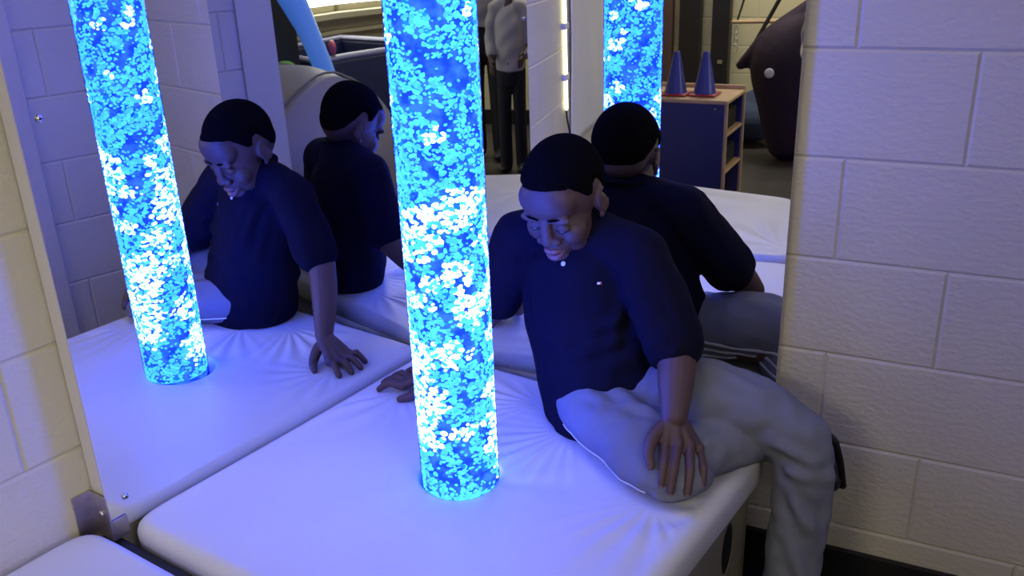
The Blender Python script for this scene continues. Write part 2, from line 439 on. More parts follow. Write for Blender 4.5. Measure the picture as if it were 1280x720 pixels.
def platform(label, poly, hole, hubs, shaded_hand_hole):
    cx = sum(p[0] for p in poly) / len(poly); cy = sum(p[1] for p in poly) / len(poly)
    t = thing('padded_platform', label, 'platform', M_(cx, cy, 0))
    v, f = pad_mesh(poly, hole, ZM - .075, ZM, hubs)
    v = np.array([(MM @ Vector(p))[:] for p in v])
    pad = obj('vinyl_pad', (v, [q[::-1] for q in f]), MT['vinyl'], t, world=True)
    ins = .03
    q = [Vector(p) for p in poly]; bm = bmesh.new()
    c = Vector((cx, cy)); inn = []
    for p in q:
        d = Vector((c.x - p.x, c.y - p.y)); inn.append(Vector((p.x + math.copysign(ins, d.x), p.y + math.copysign(ins, d.y))))
    nP = len(inn)
    lo = [bm.verts.new(MM @ Vector((p.x, p.y, .0))) for p in inn]; hi = [bm.verts.new(MM @ Vector((p.x, p.y, ZM - .076))) for p in inn]
    for i in range(nP):
        j = (i + 1) % nP
        if shaded_hand_hole and i == shaded_hand_hole: continue
        bm.faces.new((lo[i], lo[j], hi[j], hi[i]))
    if not hole: bm.faces.new(hi)
    if shaded_hand_hole:
        i = shaded_hand_hole; a, b = inn[i], inn[(i + 1) % nP]; L = (b - a).length; e = (b - a) / L
        pm = oval_hole_panel(0, L, 0, ZM - .076, (.100, .265), (.030, .060), .003)
        me = bpy.data.meshes.new('p'); pm.to_mesh(me); pm.free()
        nrm = Vector((-e.y, e.x))
        if (c - a).dot(nrm) < 0: nrm = -nrm
        mt = MM @ Matrix(((e.x, nrm.x, 0, a.x), (e.y, nrm.y, 0, a.y), (0, 0, 1, 0), (0, 0, 0, 1)))
        me.transform(mt); bm.from_mesh(me)
    bmesh.ops.recalc_face_normals(bm, faces=bm.faces)
    obj('base_box', bm, MT['vinylside'], t, smooth=False, world=True)
    if shaded_hand_hole:
        bk = box((PW_ - ins - .010, ins + .05, .19), (PW_ - ins - .0034, ins + .15, .34), MM)  # black plate added behind the oval, painting in the shade of its inside
        obj('shaded_hand_hole', bk, MT['black'], t, smooth=False, world=True)
    return t
def hubM(p, amp, nf, r0, ph):
    d = Vector((p[0], p[1], 0)) - CN; return (d.dot(EB), d.dot(EA), amp, nf, r0, ph)
def md(dx, dy): v = Vector((dx, dy, 0)); return math.atan2(v.dot(EA), v.dot(EB))
hubs1 = [hubM((.11, 1.63), .0030, 26, .13, .4) + (md(-.7, -.55), .75), hubM((.24, 1.36), .0030, 22, .13, 1.0) + (md(-.1, -1), .9), (tb, ta, .0010, 9, .15, .3, 0, 2.5),
         hubM((-.26, 1.83), .0025, 16, .10, 2.1) + (md(-.6, -.8), 1.2), hubM((.42, 1.30), .0030, 20, .12, .2) + (md(-.9, -.2), .8), hubM((.05, 1.75), .003, 22, .13, .2) + (md(-.9, .2), .9)]
hubs2 = [(.85, 1.0, .004, 11, .3, .5, 2.4, .9), (.2, 1.5, .003, 9, .3, 1.5, 0, 1.2)]
platform('white padded platform the boy sits on, with the bubble tube rising through it',
         [(.004, .006), (PW_, .006), (PW_, PD_), (.004, PD_)], (tb, ta, TR + .0035), hubs1, 1)
platform('second white padded platform at the lower left, in front of the mirror clamp',
         [(-.043, .905), (.885, .905), (.885, 1.605), (-.043, 1.885)], None, hubs2, None)

o = obj('gap_shade_strip', box((-.040, .873, 0), (.86, .901, .425), MM, .006), MT['black']); tag(o, 'black strip added as shade down in the gap between the two white platforms', 'shade strip')  # black filler added so the gap between the pads reads as deep shade
# ------------------------------------------------------------------ bubble tube
def bubble_tube():
    t = thing('bubble_tube', 'tall clear bubble tube glowing blue, standing through the padded platform', 'bubble tube', TC)
    m = bpy.data.materials.new('clear_acrylic'); m.use_nodes = True; nt = m.node_tree; nt.nodes.clear()
    out = nt.nodes.new('ShaderNodeOutputMaterial'); tr = nt.nodes.new('ShaderNodeBsdfTransparent'); gl = nt.nodes.new('ShaderNodeBsdfGlossy')
    gl.inputs['Roughness'].default_value = .02; tr.inputs[0].default_value = (.95, .98, 1, 1)
    fr = nt.nodes.new('ShaderNodeFresnel'); fr.inputs[0].default_value = 1.12; mx = nt.nodes.new('ShaderNodeMixShader')
    nt.links.new(fr.outputs[0], mx.inputs[0]); nt.links.new(tr.outputs[0], mx.inputs[1]); nt.links.new(gl.outputs[0], mx.inputs[2]); nt.links.new(mx.outputs[0], out.inputs[0])
    top = 1.95
    bm = bmesh.new(); n = 72
    for r in (TR,):
        A = [bm.verts.new((r * math.cos(2 * math.pi * i / n), r * math.sin(2 * math.pi * i / n), .05)) for i in range(n)]
        B = [bm.verts.new((v.co.x, v.co.y, top)) for v in A]
        for i in range(n): bm.faces.new((A[i], A[(i + 1) % n], B[(i + 1) % n], B[i]))
    obj('acrylic_tube', bm, m, t)
    # glowing water: blue light scattered along the column
    w = bpy.data.materials.new('lit_blue_water'); w.use_nodes = True; nt = w.node_tree; nt.nodes.clear()
    out = nt.nodes.new('ShaderNodeOutputMaterial'); em = nt.nodes.new('ShaderNodeEmission'); tc = nt.nodes.new('ShaderNodeTexCoord')
    mp = nt.nodes.new('ShaderNodeMapping'); mp.inputs['Scale'].default_value = (1, 1, 1.3)
    ns = nt.nodes.new('ShaderNodeTexNoise'); ns.inputs['Scale'].default_value = 34; ns.inputs['Detail'].default_value = 3
    rp = nt.nodes.new('ShaderNodeValToRGB'); e = rp.color_ramp.elements
    e[0].position = .40; e[0].color = (.0008, .0045, .16, 1); e[1].position = .66; e[1].color = (.003, .014, 1, 1)
    nt.links.new(tc.outputs['Object'], mp.inputs[0]); nt.links.new(mp.outputs[0], ns.inputs[0]); nt.links.new(ns.outputs[0], rp.inputs[0])
    nt.links.new(rp.outputs[0], em.inputs[0]); em.inputs[1].default_value = WATER; nt.links.new(em.outputs[0], out.inputs[0])
    bm = bmesh.new(); bmesh.ops.create_cone(bm, cap_ends=True, segments=64, radius1=TR - .0058, radius2=TR - .0058, depth=1.46, matrix=Matrix.Translation((0, 0, .445 + .73)))
    obj('water_column', bm, w, t)
    # bubbles: one mass of small glowing pockets just inside the acrylic
    b = bpy.data.materials.new('lit_bubbles'); b.use_nodes = True; nt = b.node_tree; nt.nodes.clear()
    out = nt.nodes.new('ShaderNodeOutputMaterial'); em = nt.nodes.new('ShaderNodeEmission')
    at = nt.nodes.new('ShaderNodeAttribute'); at.attribute_name = 'glow'; em.inputs[1].default_value = 1
    nt.links.new(at.outputs['Color'], em.inputs[0]); nt.links.new(em.outputs[0], out.inputs[0]); b.cycles.emission_sampling = 'FRONT'
    ico = bmesh.new(); bmesh.ops.create_icosphere(ico, subdivisions=2, radius=1)
    bv = np.array([v.co[:] for v in ico.verts]); bf = np.array([[v.index for v in f.verts] for f in ico.faces]); ico.free()
    Vs, Fs, Cs = [], [], []; k = 0; N = 14500
    zz = .452 + (1.42 - .452) * rng.random(N)
    zz = np.concatenate([zz, 1.42 + .46 * rng.random(900)])
    wv = [(int(rng.integers(1, 9)), 14 + 80 * rng.random(), 6.28 * rng.random()) for _ in range(14)]
    def field(a, z, i0, i1): return sum(math.sin(w_[0] * a + w_[1] * z + w_[2]) for w_ in wv[i0:i1]) / math.sqrt((i1 - i0) / 2)
    ctr = [(rng.random() * 2 * math.pi, .47 + .62 * rng.beta(1.6, 1.5), .012 + .026 * rng.random(), .55 + .8 * rng.random()) for _ in range(85)]
    ctr += [(rng.random() * 2 * math.pi, .9 + .5 * rng.random(), .006 + .012 * rng.random(), 1.0) for _ in range(26)]
    CT = np.array(ctr)
    for z in zz:
        a = rng.random() * 2 * math.pi; low = min(1, max(0, 1 - (z - .50) / .75))
        dens = field(a, z, 0, 7)
        da = (a - CT[:, 0] + math.pi) % (2 * math.pi) - math.pi
        hotc = (np.hypot(da * TR / 1.35, (z - CT[:, 1]) / CT[:, 3]) / CT[:, 2]).min()
        hot = hotc < .45 + .75 * rng.random()
        if dens < -.75 and not hot and rng.random() < .86: continue
        r = rng.choice([.0017, .0027, .0037, .0050], p=[.28, .40, .24, .08]) * (1 + .25 * low * rng.random())
        if hot: r = .0022 + .0034 * rng.random()
        elif dens < -.4: r = min(r, .0028)
        rad = TR - .0052 - r * .25 + rng.random() * .002 + (.0006 if hot else 0)
        c = np.array([math.cos(a) * rad, math.sin(a) * rad, z])
        S = np.array([r * (1.0 + .55 * rng.random()), r * .75, r * (.85 + .2 * rng.random())])
        ca, sa = math.cos(a + math.pi / 2), math.sin(a + math.pi / 2)
        v = bv * S; tl_ = rng.normal() * .2
        v = np.stack([v[:, 0], v[:, 1], v[:, 2] + v[:, 0] * tl_], 1)
        v = np.stack([v[:, 0] * ca - v[:, 1] * sa, v[:, 0] * sa + v[:, 1] * ca, v[:, 2]], 1) + c
        v[:, 2] = np.maximum(v[:, 2], .4635)
        Vs.append(v); Fs.append(bf + k); k += len(bv)
        if hot and rng.random() < .72: col = (1.5, 2.5, 16.0)
        elif rng.random() < .92: col = (.12, .97, 14.0)
        else: col = (.02, .34, 14.0)
        g = .75 + .45 * rng.random()
        Cs.append(np.tile(np.array([col[0] * g, col[1] * g, col[2], 1]), (len(bv), 1)))
    V = np.vstack(Vs); F = np.vstack(Fs); Cc = np.vstack(Cs)
    me = bpy.data.meshes.new('bubbles'); me.from_pydata(V.tolist(), [], F.tolist()); me.update()
    ca_ = me.color_attributes.new('glow', 'FLOAT_COLOR', 'POINT'); ca_.data.foreach_set('color', Cc.astype(np.float32).ravel())
    o = obj('bubbles', me, b, t); tag(o, kind='stuff')
    # lamp base below the pad and its lit ring
    bm = bmesh.new(); bmesh.ops.create_cone(bm, cap_ends=True, segments=48, radius1=.13, radius2=.10, depth=.05, matrix=Matrix.Translation((0, 0, .025)))
    obj('lamp_base', bm, MT['black'], t)
    return t
WATER = 20.0
bubble_tube()
# ------------------------------------------------------------------ people
UP_FACE = NW[:]; P1S, P1N, P1H = -.20, -4.05, .95
P2S, P2N, P2H = -.49, -3.70, .88
def unit(v): v = np.asarray(v, float); return v / np.linalg.norm(v)
def finger(pts, r0, r1, n=12):
    k = len(pts); return tube(pts, list(np.linspace(r0, r1, k)), n=n, m=5)
def hand_parts(wrist, kn, pip, tip, thumb, up_, sc=1.0, wr=.021):
    """palm + four bent fingers + thumb; up_ = back-of-hand direction"""
    P = []; up_ = unit(up_)
    side = unit(np.array(kn[-1]) - np.array(kn[0]))
    wrist = np.array(wrist, float)
    c = np.mean(kn, 0)
    P.append(tube([wrist, wrist * .45 + c * .55, c], [(wr * 1.05, wr * .78), (.034 * sc, .0145 * sc), (.036 * sc, .0115 * sc)], n=18, side=side))
    for i in range(4):
        k = np.array(kn[i]); w = wrist + side * (i - 1.5) * .007 * sc
        P.append(tube([w, w * .4 + k * .6 + up_ * .002, k + up_ * .0015], [.0115 * sc, .0115 * sc, .0105 * sc], n=12))
        p, t = np.array(pip[i]), np.array(tip[i]); d = p * .45 + t * .55 + up_ * .0035 * sc
        P.append(finger([k, k * .5 + p * .5 + up_ * .001, p + up_ * .002, d, t], .0112 * sc * (1 if i < 3 else .9), .0082 * sc))
        P.append(ell(k + up_ * .003, (.0118 * sc,) * 3, n=12)); P.append(ell(p + up_ * .003, (.0102 * sc,) * 3, n=12))
    th = [np.array(q) for q in thumb]
    P.append(tube(th, [.0150 * sc, .0140 * sc, .0115 * sc, .0088 * sc], n=12))
    return P
def nail_mesh(tip, prev, up_, sc=1.0):
    t = np.array(tip); d = unit(t - np.array(prev)); u = unit(np.array(up_) - d * (np.array(up_) @ d)); s = np.cross(d, u)
    c = t + u * .0055 * sc + d * .001
    return ell(c, (.0042 * sc, .0055 * sc, .0016 * sc), rot=np.stack([s, d, u], 1), n=12)

def head_frame(c, fwd_h, pitch, roll=0.0):
    fh = unit([fwd_h[0], fwd_h[1], 0]); f = fh * math.cos(pitch) + np.array([0, 0, -math.sin(pitch)])
    u = fh * math.sin(pitch) + np.array([0, 0, math.cos(pitch)]); r = np.cross(f, u)
    r2 = r * math.cos(roll) + u * math.sin(roll); u2 = -r * math.sin(roll) + u * math.cos(roll)
    return np.stack([r2, f, u2], 1), np.array(c, float)
HEAD_E = [((0, -.014, .028), (.0735, .090, .086)), ((0, .050, .040), (.060, .038, .048)), ((0, -.045, -.005), (.060, .052, .058))]
FACE_E = [((0, .030, -.028), (.060, .052, .072)), ((0, .064, -.088), (.029, .025, .021)), ((.032, .030, -.058), (.029, .042, .040)), ((-.032, .030, -.058), (.029, .042, .040)),
          ((.037, .054, -.034), (.027, .026, .030)), ((-.037, .054, -.034), (.027, .026, .030)), ((0, .066, -.058), (.034, .024, .030))]
def head_parts(sc=1.0):
    P = []
    for c, r in HEAD_E + FACE_E: P.append(ell(c, r, n=32))
    for s in (1, -1):
        P.append(ell((s * .030, .0755, .014), (.026, .011, .0095), n=18))             # brow ridge
        P.append(ell((s * .0305, .0735, -.0075), (.0170, .0092, .0100), n=18))         # lidded eye
        P.append(ell((s * .0160, .0880, -.0345), (.0115, .0110, .0090), n=14))        # nostril wing
        ro = np.array(Euler((0, 0, s * .35)).to_matrix()) @ np.array(Euler((-.2, 0, 0)).to_matrix())
        P.append(ell((s * .0725, -.012, -.012), (.0078, .0170, .0265), rot=ro, n=18))  # ear
        th = np.linspace(-2.6, 2.2, 14)
        rim = np.stack([np.full(14, s * .0768) , -.014 - .016 * np.cos(th) * .95 * -1 - .003, -.009 + .0245 * np.sin(th)], 1)
        P.append(tube(rim, [.0042] * 14, n=8, m=2))
        P.append(ell((s * .0735, -.004, -.038), (.0055, .008, .008), n=12))           # lobe
    P.append(tube([(0, .079, .010), (0, .0860, -.009), (0, .0925, -.029)], [(.0115, .008), (.0120, .009), (.0140, .0105)], n=14))
    P.append(ell((0, .0945, -.0320), (.0150, .0110, .0100), n=16))
    P.append(ell((0, .0855, -.0575), (.021, .008, .010), n=16))                       # muzzle
    return [(v * sc, f) for v, f in P]
def ray_ell(o, d, es):
    best = np.zeros(len(d))
    for c, r in es:
        oc = (o - np.array(c)) / np.array(r); dd = d / np.array(r)
        a = (dd ** 2).sum(1); b = dd @ oc; cc = oc @ oc - 1; D = b * b - a * cc
        t = np.where(D > 0, (-b + np.sqrt(np.maximum(D, 0))) / a, 0); best = np.maximum(best, t)
    return best
def hair_mesh(sc=1.0, thick=.006, line=None):
    line = line or [(0, 28), (25, 27), (44, 22), (56, 10), (68, -8), (78, -11), (86, 3), (98, 4), (110, -20), (126, -42), (150, -53), (180, -55)]
    n, m = 120, 26; o = np.array([0, -.012, .03]); V = []; L = np.array(line, float)
    az = np.linspace(-180, 180, n, endpoint=False)
    el0 = np.interp(np.abs(az), L[:, 0], L[:, 1])
    for j in range(m + 1):
        t = j / m
        el = el0 + (89.5 - el0) * t; A, E = np.radians(az), np.radians(el)
        d = np.stack([np.sin(A) * np.cos(E), np.cos(A) * np.cos(E), np.sin(E)], 1)
        r = ray_ell(o, d, HEAD_E + FACE_E[:1])
        th_ = -.0035 + (thick + .0035) * min(1, t * 5) ** .8
        V.append(o + d * (r + th_)[:, None])
    F = []
    for i in range(m):
        for j in range(n): F.append((i * n + j, i * n + (j + 1) % n, (i + 1) * n + (j + 1) % n, (i + 1) * n + j))
    V.append(np.array([o + np.array([0, 0, 1]) * (ray_ell(o, np.array([[0, 0, 1.]]), HEAD_E)[0] + thick)])); k = m * n
    for j in range(n): F.append((k + j, k + (j + 1) % n, (m + 1) * n))
    Vv = np.vstack(V) * sc; return Vv, F
def face_details(root, R, c, sc=1.0, full=True):
    def put(name, parts, m): return obj(name, xf(merge([(np.asarray(v) * sc, f) for v, f in parts]), R, c), m, root)
    for s in (1, -1):
        put('eyebrow', [tube([(s * .012, .0845, .0165), (s * .028, .0853, .0215), (s * .046, .0755, .0160)], [(.0012, .0026), (.0014, .0032), (.0008, .0016)], n=10, side=(0, 1, 0))], MT['hair'])
        e = put('eye', [ell((s * .0305, .0722, -.0125), (.0115, .0092, .0062), n=16)], MT['eye'])
        obj('eyelashes', xf(merge([(np.asarray(v) * sc, f) for v, f in [tube([(s * .0165, .0790, -.0105), (s * .030, .0822, -.0142), (s * .0445, .0762, -.0115)], [.0010, .0013, .0009], n=8)]]), R, c), MT['lash'], e)
    put('lips', [tube([(-.0225, .081, -.0635), (-.010, .0925, -.0585), (0, .0935, -.0605), (.010, .0925, -.0585), (.0225, .081, -.0635)], [.0022, .0060, .0056, .0060, .0022], n=12),
                 tube([(-.0215, .080, -.0655), (-.010, .0895, -.0745), (0, .0915, -.0775), (.010, .0895, -.0745), (.0215, .080, -.0655)], [.0022, .0070, .0080, .0070, .0022], n=12)], MT['lips'])
    put('mouth', [ell((0, .0868, -.0668), (.0165, .0070, .0042), n=14)], MT['lash'])

# ---- the boy, seated on the platform
boy = thing('person', 'seated boy in navy polo shirt and grey trousers, looking down beside the bubble tube', 'person', (.20, 1.62, ZM))
HC = (.1085, 1.705, .951); HF = (-.55, -.835)
HR, HO = head_frame(HC, HF, math.radians(29), math.radians(-1))
HS = 1.0
ls, rs = np.array((.252, 1.655, .838)), np.array((.020, 1.812, .838))
lelb, lwr = np.array((.311, 1.545, .683)), np.array((.288, 1.437, .603))
relb, rwr = np.array((-.045, 1.860, .660)), np.array((-.180, 1.832, .520))
EBn = np.array(EB[:]); Fw = -np.array((.5664, .8241, 0))
spine = [(.195, 1.675, .520), (.170, 1.700, .62), (.145, 1.725, .735), (.137, 1.735, .815), (.133, 1.738, .860)]
body = [tube(spine, [(.112, .085), (.112, .082), (.108, .075), (.092, .065), (.05, .05)], n=28, side=EBn)]
body.append(tube([(.134, 1.740, .835), (.126, 1.722, .885), (.112, 1.700, .935)], [.052, .046, .047], n=20))
body.append(tube([rs, (.136, 1.735, .845), ls], [.036, .042, .036], n=16))
body.append(tube([ls, (.285, 1.600, .755), lelb], [.044, .042, .037], n=18)); body.append(tube([lelb, lelb * .55 + lwr * .45, lwr], [.037, .035, .0245], n=18))
body.append(tube([rs, (-.012, 1.838, .745), relb], [.044, .041, .036], n=18)); body.append(tube([relb, relb * .55 + rwr * .45 + np.array((0, .004, 0)), rwr], [.036, .033, .0225], n=18))
for h, k_, a in (((.135, 1.675, .535), (.285, 1.415, .512), (.52, 1.57, .47)), ((.27, 1.615, .555), (.548, 1.477, .520), (.53, 1.45, .10))):
    body.append(tube([h, (np.array(h) + k_) / 2, k_], [.062, .055, .042], n=16)); body.append(tube([k_, (np.array(k_) + a) / 2, a], [.042, .04, .028], n=16))
body.append(tube([(.52, 1.57, .47), (.635, 1.585, .39)], [.026, .02], n=12)); body.append(tube([(.53, 1.45, .10), (.50, 1.36, .05)], [.026, .02], n=12))
# left hand, resting over the bent knee
KN = [(.266, 1.402, .566), (.289, 1.402, .567), (.311, 1.406, .560), (.331, 1.416, .545)]
PI = [(.257, 1.362, .551), (.2745, 1.356, .545), (.304, 1.360, .537), (.331, 1.376, .529)]
TI = [(.251, 1.345, .521), (.2665, 1.338, .509), (.2965, 1.338, .505), (.327, 1.358, .510)]
TH = [(.268, 1.428, .590), (.243, 1.402, .580), (.233, 1.377, .566), (.234, 1.360, .549)]
upL = unit((-.05, -.45, .9))
body += hand_parts(lwr, KN, PI, TI, TH, upL, .93)
# right hand, planted flat on the pad behind the tube
d = unit((-.90, .40, 0)); q = np.array((.40, .90, 0.)); kc = np.array((-.246, 1.858, .4815))
KN2 = [kc - q * .031, kc - q * .010, kc + q * .011 - d * .002, kc + q * .030 - d * .008]
sp_ = [unit(d - q * .18), unit(d), unit(d + q * .16), unit(d + q * .38)]
Ln = [.058, .064, .060, .048]
PI2 = [KN2[i] + sp_[i] * Ln[i] * .5 + np.array((0, 0, .004)) for i in range(4)]
TI2 = [KN2[i] + sp_[i] * Ln[i] + np.array((0, 0, -.0115)) for i in range(4)]
TH2 = [np.array((-.196, 1.815, .500)), np.array((-.218, 1.800, .485)), np.array((-.240, 1.792, .475)), np.array((-.262, 1.792, .470))]
body += hand_parts(rwr, KN2, PI2, TI2, TH2, (0, 0, 1), .93)
hm = union(head_parts(HS), .0019, 7); hv = verts_np(hm)
hp = [xf((hv, [tuple(p.vertices) for p in hm.polygons]), HR, HO)]
me = union(body + hp, .0022, 2)
def on_pad(v, lift=.001):
    m_ = ((v - np.array(CN[:])) @ np.array(EB[:])) < PW_ - .005
    v[:, 2] = np.where(m_, np.maximum(v[:, 2], ZM + lift), v[:, 2]); return v
set_np(me, on_pad(verts_np(me)))
obj('body', me, MT['skin'], boy, world=True)
def boypart(name, VF, m, parent=None, smooth=True): return obj(name, VF, m, parent or boy, smooth=smooth, world=True)
obj_ = obj
def obj(name, me, material, parent=None, smooth=True, world=False):
    # everything given below is in world coordinates when its root is the boy
    r = parent
    while r is not None and r.parent is not None: r = r.parent
    return obj_(name, me, material, parent, smooth, world or (r is not None and r.get('category') == 'person'))
obj('hair', xf(hair_mesh(HS), HR, HO), MT['hair'], boy)
face_details(boy, HR, HO, HS)
for t_, p_ in list(zip(TI, PI)): obj('fingernail', nail_mesh(t_, np.array(p_) * .5 + np.array(t_) * .5 + upL * .004, unit((-.05, -.85, .5)), .93), MT['nail'], boy)
obj('fingernail', nail_mesh(TH[3], TH[2], unit((-.5, -.6, .6)), .95), MT['nail'], boy)

# polo shirt
sh = [tube([(.192, 1.672, .492), (.186, 1.680, .545), (.165, 1.702, .63), (.145, 1.725, .735), (.138, 1.735, .815), (.132, 1.735, .872)],
           [(.140, .118), (.143, .120), (.140, .108), (.138, .098), (.118, .085), (.056, .054)], n=40, side=EBn)]
sh.append(tube([rs + (0, 0, .004), (.09, 1.765, .865), (.133, 1.737, .870), (.18, 1.705, .865), ls + (0, 0, .004)], [.054, .052, .054, .052, .056], n=20))
sh.append(tube([ls, (.280, 1.606, .770), (.306, 1.558, .700)], [.058, .060, .062], n=22)); sh.append(tube([rs, (-.008, 1.834, .755), (-.030, 1.850, .690)], [.057, .056, .057], n=22))
# loose hem drooping on the lap and on the pad
sh.append(ell((.150, 1.640, .510), (.075, .060, .048), n=20)); sh.append(ell((.235, 1.640, .525), (.095, .085, .055), n=20))
me = union(sh, .0042, 10)
a = verts_np(me); nn = np.empty_like(a); me.vertices.foreach_get('normal', nn.ravel())
nbuf = np.empty(len(me.vertices) * 3); me.vertices.foreach_get('normal', nbuf); nn = nbuf.reshape(-1, 3)
def creases(v, L):
    f_ = np.zeros(len(v))
    for p, q, w_, amp in L:
        p, q = np.array(p, float), np.array(q, float); d_ = q - p; t_ = np.clip((v - p) @ d_ / (d_ @ d_), 0, 1)
        ds = np.linalg.norm(v - (p + t_[:, None] * d_), axis=1); e_ = np.sin(np.pi * np.clip(t_, .02, .98)) ** .5
        f_ += amp * e_ * (np.exp(-(ds / w_) ** 2) - .75 * np.exp(-((ds - 1.9 * w_) / (1.1 * w_)) ** 2))
    return f_
def soft_noise(v, sc_, amp):
    from mathutils import noise
    return amp * np.array([noise.noise(Vector(p) * sc_) for p in v])
fold = soft_noise(a, 16, .0045) + soft_noise(a * np.array((1, 1, .45)), 34, .0028)
fold += creases(a, [((.00, 1.755, .83), (.03, 1.70, .66), .012, .0055), ((.03, 1.735, .84), (.055, 1.665, .69), .012, .005), ((.06, 1.70, .82), (.07, 1.625, .66), .014, .004),
    ((.245, 1.60, .80), (.215, 1.60, .67), .012, -.007), ((.255, 1.585, .76), (.16, 1.615, .70), .012, .005), ((.24, 1.59, .70), (.11, 1.61, .645), .012, .005),
    ((.23, 1.58, .65), (.08, 1.625, .60), .013, .0055), ((.25, 1.58, .60), (.10, 1.61, .545), .013, .006), ((.27, 1.59, .57), (.15, 1.585, .50), .012, .0055), ((.08, 1.645, .56), (.12, 1.60, .49), .012, .005),
    ((.33, 1.55, .75), (.30, 1.50, .70), .011, .004), ((.28, 1.58, .81), (.32, 1.53, .74), .012, .004), ((-.02, 1.79, .80), (-.03, 1.80, .70), .012, .005),
    ((.02, 1.87, .78), (.14, 1.83, .64), .016, .006), ((.25, 1.73, .78), (.16, 1.80, .64), .016, .006), ((.05, 1.84, .62), (.20, 1.78, .55), .014, .006)])
a = a + nn * fold[:, None]; a[:, 2] = np.maximum(a[:, 2], ZM + .003)
set_np(me, a)
shirt = obj('polo_shirt', me, MT['navy'], boy)
# collar, placket buttons and the small flag emblem
cc = np.array((.131, 1.732, .886)); th = np.linspace(-2.75, 2.75, 26)
fdir, sdir = Fw, EBn
col = [cc + sdir * .058 * math.sin(t) + fdir * (.052 * math.cos(t) + .004) * -1 * -1 + np.array((0, 0, -.020 * math.cos(t) + .002)) for t in th + math.pi]
obj('collar', tube(col, [(.0045, .017)] * len(col), n=12, side=None, m=2), MT['navy'], shirt)

from mathutils.bvhtree import BVHTree
def sight(px, py):
    return Vector(np.array(R_[:]) * ((px - 640) / FPX) - np.array(U_[:]) * ((py - 360) / FPX) + np.array(fw[:])).normalized()
BV = BVHTree.FromPolygons([tuple(v) for v in a], [tuple(p.vertices) for p in me.polygons])
def badge(px, py, size, name, m, parent, flat=False):
    h, n_, _, _ = BV.ray_cast(Vector((0, 0, H)), sight(px, py))
    if h is None: return None
    n3 = np.array(n_[:]); upv = np.array((0, 0, 1.)); upv = unit(upv - n3 * (upv @ n3)); R3 = np.stack([np.cross(upv, n3), upv, n3], 1)
    if flat:
        bm = box((-size[0], -size[1], -.001), (size[0], size[1], size[2])); me_ = bpy.data.meshes.new(name); bm.to_mesh(me_); bm.free()
        set_np(me_, verts_np(me_) @ R3.T + np.array(h[:])); return obj(name, me_, m, parent, smooth=False)
    return obj(name, ell(np.array(h[:]), size, rot=R3, n=16), m, parent)
badge(704, 329.5, (.0052, .0052, .0022), 'button', MT['button'], shirt)
e_ = badge(749, 354, (.0042, .0022, .0012), 'flag_emblem', MT['button'], shirt, True)
badge(751.2, 354.3, (.0018, .0023, .0014), 'emblem_red_half', MT['red_cloth'], shirt, True)

# trousers: right leg folded on the pad with its shin tucked under, left leg hanging over the side
kR, kL = np.array((.280, 1.405, .510)), np.array((.540, 1.478, .518))
tr = [tube([(.200, 1.672, .515), (.195, 1.68, .545)], [(.125, .095), (.120, .09)], n=30, side=EBn),
      tube([(.150, 1.670, .530), (.195, 1.570, .530), (.250, 1.460, .520), (.282, 1.405, .508)], [(.080, .070), (.088, .070), (.086, .060), (.078, .050)], n=26, side=(.9, .437, 0)),
      ell((.280, 1.405, .505), (.078, .068, .046), n=22),
      tube([(.300, 1.432, .510), (.39, 1.490, .508), (.49, 1.552, .488), (.575, 1.582, .435), (.60, 1.584, .41)], [.050, .056, .056, .054, .054], n=22),
      tube([(.270, 1.618, .545), (.36, 1.570, .572), (.46, 1.515, .566), kL], [(.080, .080), (.078, .080), (.066, .066), (.058, .056)], n=26),
      ell(kL, (.058, .056, .058), n=22),
      tube([kL, (.548, 1.470, .40), (.540, 1.462, .25), (.535, 1.452, .12), (.530, 1.445, .045)], [.058, .055, .054, .057, .061], n=24)]
mt_ = union(tr, .0042, 12)
b_ = verts_np(mt_); nbuf = np.empty(len(mt_.vertices) * 3); mt_.vertices.foreach_get('normal', nbuf); nn = nbuf.reshape(-1, 3)
fold = soft_noise(b_, 14, .006) + soft_noise(b_, 34, .0030)
fold += creases(b_, [((.16, 1.60, .60), (.25, 1.56, .60), .012, .006), ((.18, 1.57, .60), (.26, 1.52, .60), .012, .006), ((.20, 1.53, .595), (.30, 1.47, .58), .012, .006), ((.12, 1.62, .57), (.17, 1.53, .60), .012, .004),
    ((.22, 1.345, .48), (.30, 1.33, .49), .010, .007), ((.31, 1.36, .55), (.36, 1.44, .56), .012, .005), ((.33, 1.57, .645), (.47, 1.47, .63), .016, .006), ((.40, 1.56, .63), (.52, 1.47, .58), .014, .005),
    ((.47, 1.44, .54), (.56, 1.42, .49), .012, .008), ((.48, 1.43, .49), (.58, 1.43, .46), .012, .007), ((.49, 1.42, .44), (.57, 1.41, .34), .013, .007), ((.50, 1.41, .33), (.56, 1.40, .22), .014, .007),
    ((.49, 1.41, .20), (.57, 1.40, .14), .013, .008), ((.48, 1.42, .13), (.57, 1.40, .10), .013, .007), ((.585, 1.44, .50), (.60, 1.44, .30), .014, .006)])
b_ = b_ + nn * fold[:, None]
onpad = ((b_ - np.array(CN[:])) @ np.array(EB[:])) < PW_ - .005
b_[:, 2] = np.where(onpad, np.maximum(b_[:, 2], ZM + .002), b_[:, 2])
set_np(mt_, b_)
trousers = obj('trousers', mt_, MT['denim'], boy)
BT = BVHTree.FromPolygons([tuple(v) for v in b_], [tuple(p.vertices) for p in mt_.polygons])
def on_trousers(p, d_, lift=.0012):
    h, n_, _, _ = BT.ray_cast(Vector(p), Vector(d_)); return None if h is None else np.array(h[:]) + np.array(n_[:]) * lift
